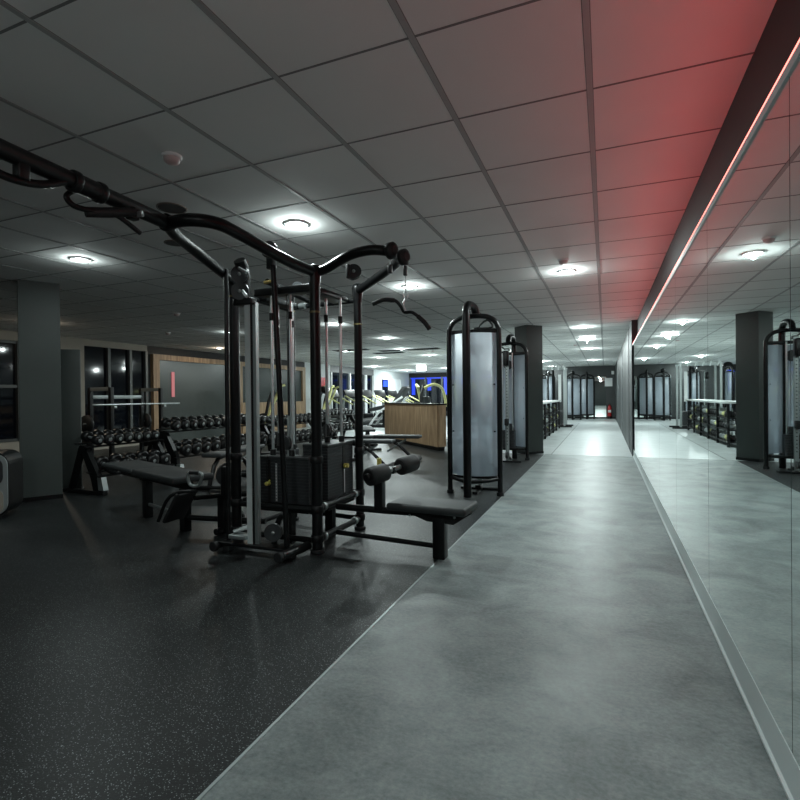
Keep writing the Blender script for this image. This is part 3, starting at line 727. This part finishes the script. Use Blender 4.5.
# ================================================================== DUMBBELLS AND RACKS
def dumbbell(r, label='x'):
    t = thing('dumbbell', (0, 0, 0), label, 'dumbbell')
    MB().cyl((-.07, 0, 0), (.07, 0, 0), .016, n=10).build('handle', M['chrome'], t)
    for s in (-1, 1):
        h = MB().lathe([(0, r * .8), (.012, r), (.075, r), (.088, r * .82), (.090, .02)], (s * .055, 0, 0), (s, 0, 0), 18).build('head', M['dumb'], t)
        MB().lathe([(.0, .026), (.004, .022)], (s * (.055 + .0902), 0, 0), (s, 0, 0), 12).build('end_cap', M['steel'], h)
    return t
protos = {}
def place_db(r, loc, tilt, label, group):
    k = round(r, 3)
    if k not in protos:
        protos[k] = dumbbell(r); o = protos[k]
    else: o = dup(protos[k])
    o.location = loc; o.rotation_euler = (0, tilt, 0); o['label'] = label; o['group'] = group
def db_rack(xc, y0, y1, z_hi, z_lo, n_hi, n_lo, r_hi, r_lo, which, dxl=.12):
    t = thing('dumbbell_rack', (xc, (y0 + y1) / 2, 0), 'black two tier dumbbell rack, ' + which, 'dumbbell rack', 'dumbbell racks along the window side')
    for y in (y0 + .06, y1 - .06):
        MB().prism([(xc + .14, .0), (xc + .24, .0), (xc + .20, z_lo), (xc - .02, z_hi), (xc - .12, z_hi), (xc + .08, z_lo - .04)], 'y', y - .03, y + .03).build('end_frame', M['gloss'], t)
        MB().box(xc - .34, xc + .30, y - .035, y + .035, 0, .05, b=.008).build('foot', M['black'], t)
        MB().prism([(xc + .22, .06), (xc + .31, .06), (xc + .27, .22), (xc + .20, .22)], 'y', y - .032, y + .036).build('foot_cover', M['steel'], t)
        MB().prism([(xc - .33, .05), (xc - .26, .05), (xc - .06, z_hi - .02), (xc - .13, z_hi - .02)], 'y', y - .025, y + .025).build('rear_strut', M['gloss'], t)
    for (z, dx) in ((z_hi, -.05), (z_lo, dxl)):
        for s in (-1, 1):
            MB().obox((xc + dx + s * .085, (y0 + y1) / 2, z + s * -.018), (.05, y1 - y0, .012), Matrix.Rotation(R(12), 3, 'Y')).build('tier_rail', M['black'], t)
    for (z, dx, n, r, nm) in ((z_hi, -.05, n_hi, r_hi, 'upper'), (z_lo, dxl, n_lo, r_lo, 'lower')):
        for i in range(n):
            y = y0 + .09 + (y1 - y0 - .18) * (i + .5) / n
            rr = r * (1 if i % 2 else .95)
            place_db(rr, (xc + dx, y, z + rr + .016), R(12), ORD[i] + ' dumbbell from the left on the ' + nm + ' tier of the ' + which.split(',')[0], 'dumbbells on the ' + nm + ' tier of the ' + which)
db_rack(-5.95, 4.27, 5.45, .60, .25, 7, 5, .070, .092, 'nearest rack', .16)
db_rack(-5.95, 5.50, 7.90, .70, .33, 13, 11, .080, .096, 'middle rack')
db_rack(-5.95, 7.95, 10.3, .64, .28, 13, 11, .074, .090, 'far rack')
db_rack(-6.6, 10.9, 12.7, .70, .30, 9, 8, .065, .075, 'last rack')

# squat racks with barbells before the windows
def squat_rack(y0, label, hgt=1.40):
    x = -8.9
    t = thing('squat_rack', (x, y0 + .6, 0), label, 'squat rack')
    for y in (y0, y0 + 1.15):
        for dx in (-.28, .28):
            MB().box(x + dx - .035, x + dx + .035, y - .035, y + .035, .0, hgt, b=.004).build('upright', M['black'], t)
        MB().box(x - .4, x + .5, y - .04, y + .04, .0, .07, b=.004).build('base', M['black'], t)
        MB().box(x - .28, x + .28, y - .03, y + .03, hgt - .07, hgt, b=.004).build('top_bar', M['steel'], t)
        MB().box(x + .31, x + .40, y - .03, y + .03, 1.00, 1.05, b=.005).build('bar_hook', M['steel'], t)
    MB().box(x - .315, x - .245, y0, y0 + 1.15, hgt - .22, hgt - .15, b=.004).build('cross_bar', M['steel'], t)
    for y in (y0 - .05, y0 + 1.20):
        for z in (.32, .70):
            MB().cyl((x - .28, y - .10 if y < y0 else y, z), (x - .28, y if y < y0 else y + .10, z), .02).build('storage_peg', M['steel'], t)
    bb = thing('barbell', (x + .35, y0 + .58, 1.07), 'long steel barbell resting on the ' + label.split(' with')[0], 'barbell')
    MB().cyl((x + .35, y0 - .42, 1.072), (x + .35, y0 + 1.58, 1.072), .016).build('bar', M['chrome'], bb)
    for k, z in enumerate((.32, .70)):
        for s, yy in ((-1, y0 - .125), (1, y0 + 1.23)):
            p = MB().lathe([(0, .0215), (0, .17), (.05, .17), (.05, .0215)], (x - .28, yy - .02 * s, z), (0, 1, 0), 28, False).build('weight_plate', M['rub'])
            tag(p, 'black weight plate on the ' + ('lower' if k == 0 else 'upper') + (' near' if s < 0 else ' far') + ' peg of the ' + label.split(' with')[0], 'weight plate', 'weight plates on the squat racks')
    return t
squat_rack(6.75, 'black squat rack with grey top bars before the dark windows')

# ================================================================== CABLE TOWERS
def tower(name, label, loc, rz, tint='frost'):
    """arched frame along local X, curved front post at -Y, shroud panels, weight stack, pulley column at +Y"""
    t = thing(name, (0, 0, 0), label, 'cable machine')
    W, Zs, Zt = .30, 1.86, 2.10
    arc = [(-W, 0, .04), (-W, 0, 1.0), (-W, 0, Zs)]
    for i in range(1, 10):
        a = PI * i / 10; c_, s2 = math.cos(a), math.sin(a)
        arc.append((-W * math.copysign(abs(c_) ** .72, c_), 0, Zs + .25 * s2 ** .72))
    arc += [(W, 0, Zs), (W, 0, 1.0), (W, 0, .04)]
    MB().tube(arc, .030, n=14, smooth=3).build('arch_frame', M['gloss'], t)
    MB().tube([(-.045, -.18, .0), (-.045, -.18, 1.2), (-.045, -.18, 2.03), (-.045, -.165, 2.16), (-.04, -.10, 2.225), (-.02, 0, 2.235), (0, .08, 2.20), (0, .12, 2.12)], .047, n=16, smooth=5).build('centre_post', M['gloss'], t)
    for s in (-1, 1):
        MB().cyl((s * W, 0, 0), (s * W, 0, .04), .042, n=18).build('rubber_foot', M['rub'], t)
        MB().tube([(s * W, 0, .20), (s * .16, -.10, .18), (-.045, -.18, .17)], .022, smooth=4).build('base_rail', M['gloss'], t)
        # curved shroud
        pts = []; n = 8
        for i in range(n + 1):
            u = i / n; x = s * (.02 + (W - .05) * u) - (.03 if u == 0 else 0); y = -.14 * (1 - u ** 1.7) - .0
            pts.append((x, y))
        mb = MB(); V = []
        for (x, y) in pts:
            V += [(x, y, .235), (x, y, 1.90), (x, y + .006, .235), (x, y + .006, 1.90)]
        F = []
        for i in range(n):
            a, b = i * 4, i * 4 + 4
            F += [(a, b, b + 1, a + 1), (a + 3, b + 3, b + 2, a + 2), (a + 1, b + 1, b + 3, a + 3), (a + 2, b + 2, b, a)]
        mb.add(V, F, True).build('shroud_panel', M[tint], t)
        for z in (.75, 1.30):
            MB().box(s * (W - .055) - .012, s * (W - .055) + .012, -.03, -.018, z - .008, z + .008).build('panel_clip', M['rub'], t)
    MB().box(-W + .03, W - .03, -.03, .03, 1.90, 1.95, b=.01).build('head_bar', M['gloss'], t)
    MB().box(-W + .03, W - .03, -.02, .16, .19, .225, b=.008).build('base_tray', M['gloss'], t)
    st = MB()
    for i in range(13): st.box(-.10, .16, .02, .14, .23 + i * .024, .23 + i * .024 + .021)
    st = st.build('weight_stack', M['iron'], t)
    MB().box(-.05, .07, .03, .13, .545, .66, b=.01).build('stack_head', M['plas'], st)
    for x in (-.06, .12): MB().cyl((x, .08, .2), (x, .08, 1.93), .011).build('guide_rod', M['chrome'], t)
    MB().lathe([(-.012, .085), (-.004, .085), (0, .07), (.004, .085), (.012, .085)], (.02, .05, 1.72), (0, 1, 0), 28).build('inner_pulley', M['plas'], t)
    MB().tube([(.06, .02, 1.97), (.16, .02, 2.06), (.22, .02, 1.97)], .012, smooth=3, closed=True).build('top_bracket', M['plas'], t)
    # adjustable column
    MB().box(-.03, .03, .27, .30, .03, 1.98).build('column_rail', M['steel'], t)
    hl = MB()
    for i in range(30): hl.box(-.008, .008, .3005, .302, .3 + i * .055, .315 + i * .055)
    hl.build('rail_holes', M['rub'], t)
    for z in (1.95, .03): MB().box(-.035, .035, .16, .28, z, z + .05, b=.008).build('column_mount', M['gloss'], t)
    MB().obox((0, .36, 1.82), (.09, .12, .26), b=.02).build('pulley_carriage', M['gloss'], t)
    MB().lathe([(-.012, .05), (0, .04), (.012, .05)], (0, .40, 1.74), (1, 0, 0), 22).build('pulley', M['plas'], t)
    MB().obox((0, .35, .70), (.07, .09, .12), b=.015).build('cable_stop', M['rub'], t)
    MB().cyl((0, .40, .12), (0, .40, 1.74), .004, n=8).build('cable', M['black'], t)
    MB().box(-.25, .25, .30, .42, .0, .03, b=.006).box(-.03, .03, .0, .30, .0, .03).build('floor_plate', M['gloss'], t)
    MB().lathe([(-.02, .06), (0, .05), (.02, .06)], (0, .36, .12), (1, 0, 0), 22).build('low_pulley', M['plas'], t)
    t.location = loc; t.rotation_euler = (0, 0, rz)
    return t
tw = tower('cable_tower', 'tall arched cable tower with frosted shroud panels, nearest the walkway', (-1.435, 5.86, 0), R(1))
dup(tw, (-1.60, 9.25, 0), R(180), 'second arched cable tower with frosted panels, facing the first, before the pillar')
for (x, y, rz, lb) in ((-2.1, 21.2, 90, 'frosted cable tower behind the shelf rack, left'), (-3.1, 21.0, 80, 'frosted cable tower behind the shelf rack, right'),
                       (-1.35, 24.8, 0, 'frosted cable tower before the end wall'), (-.78, 25.75, 10, 'frosted cable tower beside the fire extinguisher'), (-2.4, 24.0, 30, 'frosted cable tower at the far end behind the others')):
    dup(tw, (x, y, 0), R(rz), lb)
# far multi cable frame, silver
t = thing('cable_crossover', (-1.75, 19.4, 0), 'silver cable crossover frame standing beyond the shelf rack', 'cable machine')
for x, y in ((-2.5, 19.0), (-1.35, 19.0), (-2.5, 19.9), (-1.35, 19.9)):
    MB().box(x - .03, x + .03, y - .03, y + .03, .05, 2.12).build('upright', M['steel'], t)
for y in (19.0, 19.9):
    MB().box(-2.55, -1.3, y - .03, y + .03, 2.12, 2.18).build('top_bar', M['steel'], t)
    MB().box(-2.7, -1.1, y - .04, y + .04, 0, .05).build('base_bar', M['black'], t)
for i in range(6):
    MB().tube([(-2.45 + i * .21, 18.98, 2.16), (-2.40 + i * .21, 18.75, 2.2), (-2.36 + i * .21, 18.72, 2.05)], .018, smooth=3).build('pull_up_grip', M['white'], t)
st = MB()
for i in range(16): st.box(-1.62, -1.42, 19.1, 19.5, .1 + i * .03, .126 + i * .03)
st.build('weight_stack', M['iron'], t)
MB().box(-1.56, -1.46, 19.06, 19.08, .9, 1.9).build('guard_panel', M['white'], t)

# ================================================================== SHELF RACK BEYOND THE PILLAR
t = thing('storage_rack', (-1.65, 15.4, 0), 'long black shelf rack with a pale top slab beyond the charcoal pillar', 'storage rack')
for i in range(6):
    y = 12.7 + i * 1.12
    MB().box(-1.50, -1.45, y - .025, y + .025, 0, .94).build('upright', M['black'], t)
    MB().box(-1.88, -1.83, y - .025, y + .025, 0, .94).build('upright', M['black'], t)
for z in (.10, .36, .62):
    MB().box(-1.86, -1.47, 12.7, 18.3, z - .012, z + .012).build('shelf', M['black'], t)
MB().box(-1.92, -1.40, 12.62, 18.4, .94, .985, b=.006).build('top_slab', mat('pale_slab', (.5, .53, .52), .4), t)
kb = None; mats_ = ['rub', 'rub', 'steel', 'limepaint', 'rub', 'plas', 'steel']
kbp = {}
cnt = 0
for si, z in enumerate((.112, .372, .632)):
    for i in range(20):
        y = 12.9 + i * .275 + (.02 if i % 2 else 0)
        if any(abs(y - (12.7 + q_ * 1.12)) < .07 for q_ in range(6)): y += .09
        mk = mats_[(i * 3 + si * 2) % 7]
        if mk not in kbp:
            k_ = thing('kettlebell', (0, 0, 0), 'x', 'kettlebell', 'kettlebells on the storage rack')
            MB().lathe([(0, .045), (.02, .075), (.07, .09), (.12, .07), (.14, .04), (.145, .001)], (0, 0, 0), (0, 0, 1), 16).build('body', M[mk], k_)
            MB().tube([(0, -.05, .11), (0, -.055, .17), (0, 0, .20), (0, .055, .17), (0, .05, .11)], .013, n=8, smooth=3).build('handle', M['steel'], k_)
            kbp[mk] = k_
        else: k_ = dup(kbp[mk])
        k_.location = (-1.58, y, z + .001)
        k_['label'] = ORD[i] + ' kettlebell from the near end on the ' + ('lowest', 'middle', 'upper')[si] + ' shelf of the storage rack'

# ================================================================== COUNTER
t = thing('reception_counter', (-4.3, 11.2, 0), 'oak boarded counter box with a black top in the middle of the gym', 'counter')
ca, cb = Vector((-3.28, 10.15, 0)), Vector((-5.50, 12.42, 0))
d = (cb - ca).normalized(); nrm = Vector((-d.y, d.x, 0))
if nrm.dot(-ca) < 0: nrm = -nrm
nb = 15; Lc = (cb - ca).length
def slab(a0, a1, z0, z1, t0, t1, mb):
    pts = []
    for z in (z0, z1):
        for (a, tt) in ((a0, t0), (a1, t0), (a1, t1), (a0, t1)):
            p = ca + d * a + nrm * tt; pts.append((p.x, p.y, z))
    mb.add(pts, [(3, 2, 1, 0), (4, 5, 6, 7), (0, 1, 5, 4), (1, 2, 6, 5), (2, 3, 7, 6), (3, 0, 4, 7)])
fb = MB(); slab(.02, Lc - .02, .10, .97, -.20, -.021, fb); fb.build('carcass', M['plas'], t)
fb = MB()
for i in range(nb): slab(i * Lc / nb + .002, (i + 1) * Lc / nb - .002, .09, .975, -.02, 0, fb)
fb.build('oak_front', M['wood'], t)
fb = MB(); slab(-.01, .02, .09, .975, -.20, -.021, fb); fb.build('oak_side', M['wood'], t)
fb = MB(); slab(-.01, Lc + .01, .976, 1.01, -.22, .015, fb); fb.build('worktop', M['gloss'], t)
fb = MB(); slab(.05, Lc - .05, 0, .088, -.19, -.06, fb); fb.build('plinth', M['black'], t)
# accessory stand at the right end of the counter
t = thing('accessory_stand', (-3.0, 10.75, 0), 'narrow metal stand with small weights right beside the oak counter', 'weight stand')
for y in (10.55, 10.95):
    MB().box(-3.02, -2.98, y - .02, y + .02, 0, 1.02).build('upright', M['steel'], t)
for k in range(6):
    sh = MB().box(-3.12, -2.92, 10.53, 10.97, .14 + k * .15, .155 + k * .15).build('shelf', M['black'], t)
for k in range(6):
    for j in range(2):
        o = MB().cyl((-3.08, 10.66 + j * .18, (.188 + k * .15)), (-2.96, 10.66 + j * .18, (.188 + k * .15)), .031, n=12, bev=.006).build('hand_weight', M[('rub', 'steel', 'white')[(k + j) % 3]])
        tag(o, ('left' if j else 'right') + ' small hand weight on the ' + ORD[k] + ' shelf from below of the metal stand', 'hand weight', 'hand weights on the metal stand')

# ================================================================== MIDDLE BENCHES
def adj_bench(loc, rz, label, back=8):
    t = thing('adjustable_bench', (0, 0, 0), label, 'bench', 'adjustable benches in the middle of the gym')
    rot = Matrix.Rotation(R(-back), 3, 'Y')
    MB().obox((-.42, 0, .44), (.34, .28, .055), Matrix.Rotation(R(back * .6), 3, 'Y'), b=.02).build('seat_pad', M['pad'], t)
    MB().obox((.20, 0, .45 + .42 * math.sin(R(back))), (.84, .28, .055), rot, b=.02).build('back_pad', M['pad'], t)
    MB().tube([(-.62, 0, .06), (-.42, 0, .38), (.1, 0, .36), (.45, 0, .08)], .028, smooth=3).build('frame', M['gloss'], t)
    MB().tube([(.0, 0, .18), (.35, 0, .40)], .018, smooth=0).build('support_arm', M['steel'], t)
    for x in (-.62, .48):
        MB().cyl((x, -.26, .035), (x, .26, .035), .032, n=14).build('foot_bar', M['black'], t)
    MB().cyl((.55, -.2, .05), (.55, .2, .05), .045, n=18).build('wheel', M['rub'], t)
    t.location = loc; t.rotation_euler = (0, 0, rz)
    return t
adj_bench((-3.75, 7.35, 0), R(8), 'nearer adjustable black bench seen right behind the gym frame', 0)
adj_bench((-3.65, 8.35, 0), R(8), 'adjustable black bench standing before the oak counter', 0)
adj_bench((-5.0, 10.3, 0), R(120), 'adjustable bench left of the oak counter', 0)
adj_bench((-4.75, 5.6, 0), R(100), 'adjustable bench behind the left weight stack', 0)

# ================================================================== CARDIO
def treadmill(loc, rz, label):
    t = thing('treadmill', (0, 0, 0), label, 'treadmill', 'treadmills along the far windows')
    MB().box(-.38, .38, -.95, .85, .06, .22, b=.03).build('deck', M['plas'], t)
    MB().box(-.25, .25, -.93, .6, .2205, .226).build('belt', M['rub'], t)
    for s in (-1, 1):
        MB().tube([(s * .36, .70, .15), (s * .37, .80, .8), (s * .36, .72, 1.25)], .035, smooth=4).build('upright', M['steel'], t)
        MB().tube([(s * .37, .72, 1.22), (s * .37, .35, 1.05), (s * .36, -.05, .86)], .03, smooth=4).build('handrail', M['limepaint'], t)
    MB().obox((0, .74, 1.30), (.78, .10, .38), Matrix.Rotation(R(-25), 3, 'X'), b=.03).build('console', M['black'], t)
    MB().box(-.30, .30, .55, .95, .10, .42, b=.05).build('motor_hood', M['gloss'], t)
    for x in (-.3, .3):
        for y in (-.85, .8): MB().cyl((x, y, 0), (x, y, .07), .03).build('foot', M['rub'], t)
    t.location = loc; t.rotation_euler = (0, 0, rz); return t
tr = treadmill((-9.6, 17.9, 0), R(80), 'first treadmill from the left with pale yellow handrails by the windows')
for i, (x, y) in enumerate(((-9.45, 19.2), (-9.3, 20.5), (-9.2, 21.8), (-9.1, 23.1), (-9.0, 24.4))):
    dup(tr, (x, y, 0), R(80), ORD[i + 1] + ' treadmill from the left with pale yellow handrails by the windows')
def crosstrainer(loc, rz, label):
    t = thing('cross_trainer', (0, 0, 0), label, 'cross trainer', 'cross trainers with pale yellow arms')
    MB().box(-.09, .09, -.75, .75, .03, .11, b=.02).build('base', M['plas'], t)
    MB().cyl((-.09, .5, .40), (.09, .5, .40), .30, n=26, bev=.03).build('flywheel_housing', M['gloss'], t)
    MB().tube([(0, .45, .6), (0, .35, 1.1), (0, .25, 1.35)], .045, smooth=4).build('mast', M['black'], t)
    MB().obox((0, .22, 1.42), (.34, .06, .26), Matrix.Rotation(R(-20), 3, 'X'), b=.02).build('console', M['black'], t)
    for s in (-1, 1):
        MB().tube([(s * .22, .50, .35), (s * .26, .30, .85), (s * .27, .10, 1.25), (s * .24, .0, 1.50), (s * .20, -.12, 1.56)], .035, smooth=5).build('moving_arm', M['limepaint'], t)
        MB().obox((s * .16, -.25, .28 + s * .06), (.14, .36, .04), b=.012).build('pedal', M['rub'], t)
        MB().tube([(s * .16, .4, .34), (s * .16, -.1, .28 + s * .04)], .02, smooth=0).build('link', M['steel'], t)
    for y in (-.7, .7): MB().cyl((-.3, y, .03), (.3, y, .03), .03).build('foot_bar', M['black'], t)
    t.location = loc; t.rotation_euler = (0, 0, rz); return t
ct = crosstrainer((-9.0, 15.4, 0), R(160), 'cross trainer with pale yellow arms, seen between the gym posts')
dup(ct, (-9.4, 13.2, 0), R(130), 'cross trainer with pale yellow arms, left one behind the weight stacks')
dup(ct, (-9.6, 16.9, 0), R(100), 'cross trainer with pale yellow arms against the white wall')
# plate loaded machines with pale yellow lever arms behind the counter
def lever(loc, rz, label):
    t = thing('lever_press_machine', (0, 0, 0), label, 'gym machine', 'plate loaded machines with pale yellow levers')
    MB().box(-.5, .5, -.06, .06, 0, .08).box(-.06, .06, -.6, .6, 0, .08).build('base', M['black'], t)
    MB().tube([(0, .5, .06), (0, .45, 1.1), (0, .3, 1.5)], .045, smooth=4).build('mast', M['black'], t)
    for s in (-1, 1):
        MB().tube([(s * .10, .42, 1.42), (s * .30, .20, 1.52), (s * .42, -.10, 1.40), (s * .44, -.28, 1.05), (s * .42, -.30, .85)], .042, smooth=5).build('lever_arm', M['limepaint'], t)
        MB().cyl((s * .42, -.32, .85), (s * .42, -.55, .85), .02).build('grip', M['rub'], t)
    MB().obox((0, -.1, .45), (.36, .42, .08), b=.03).build('seat', M['pad'], t)
    MB().obox((0, .16, .85), (.34, .09, .62), Matrix.Rotation(R(-8), 3, 'X'), b=.03).build('backrest', M['pad'], t)
    MB().box(-.05, .05, -.12, -.02, .08, .41).build('seat_post', M['gloss'], t)
    t.location = loc; t.rotation_euler = (0, 0, rz); return t
lv = lever((-5.0, 14.6, 0), R(170), 'lever machine with pale yellow arms above the right end of the oak counter')
dup(lv, (-4.1, 15.6, 0), R(170), 'lever machine with pale yellow arms farther right behind the cable tower')
dup(lv, (-4.6, 20.0, 0), R(80), 'lever machine with pale yellow arms far behind near the end wall')
# grey reclined machine seen over the counter
t = thing('leg_press_machine', (-7.6, 17.6, 0), 'dark reclined leg press machine seen above the left end of the counter', 'gym machine')
MB().box(-8.3, -6.9, 17.3, 17.36, 0, .10).box(-8.3, -6.9, 17.9, 17.96, 0, .10).build('base', M['black'], t)
MB().obox((-7.95, 17.63, .75), (.9, .5, .12), Matrix.Rotation(R(-12), 3, 'Y'), b=.03).build('seat', M['pad'], t)
MB().obox((-7.15, 17.63, 1.15), (.14, .6, .9), Matrix.Rotation(R(35), 3, 'Y'), b=.03).build('foot_sled', M['plas'], t)
MB().tube([(-8.3, 17.34, .1), (-7.9, 17.34, .6), (-6.95, 17.34, 1.15)], .04, smooth=0).tube([(-8.3, 17.92, .1), (-7.9, 17.92, .6), (-6.95, 17.92, 1.15)], .04, smooth=0).build('rails', M['white'], t)
MB().box(-7.75, -7.65, 17.3, 17.96, .1, .66).build('support', M['gloss'], t)

# machine cut by the left picture edge: rounded black housing with silver rim and cream side
t = thing('exercise_machine', (-5.9, 3.0, 0), 'rounded black machine end with silver rim cut by the left edge', 'gym machine')
ax = Vector((.65, -.76, 0)).normalized()      # towards the viewer
rt = Vector((.76, .65, 0)).normalized()       # to the right in the picture
org = Vector((-5.46, 3.15, 0))
def prof(grow, zb, zt, rad, L_=1.3):
    p = []
    x1 = .0 + grow; x0 = -L_
    p.append((x0, zb))
    for (cx, cz, a0) in ((x1 - rad, zb + rad, -PI / 2), (x1 - rad, zt - rad, 0)):
        for i in range(7):
            a = a0 + PI / 2 * i / 6; p.append((cx + rad * math.cos(a), cz + rad * math.sin(a)))
    p.append((x0, zt)); return p
def extr(pr, d0, d1, mb):
    n = len(pr); V = []
    for dd in (d0, d1):
        for (x, z) in pr:
            q_ = org + rt * x + ax * dd; V.append((q_.x, q_.y, z))
    mb.add(V, [tuple(reversed(range(n))), tuple(range(n, 2 * n))] + [(i, (i + 1) % n, n + (i + 1) % n, n + i) for i in range(n)])
    return mb
extr(prof(0, .03, .66, .12), -.36, 0, MB()).build('housing', M['gloss'], t)
extr(prof(-.005, .05, .645, .11), .001, .02, MB()).build('silver_rim', M['steel'], t)
extr(prof(-.04, .06, .30, .07), .0205, .026, MB()).build('cream_panel', M['cream'], t)
extr(prof(-.04, .33, .615, .09), .0205, .026, MB()).build('dark_panel', M['plas'], t)
extr(prof(-.12, .0, .028, .01), -.3, -.05, MB()).build('foot', M['rub'], t)
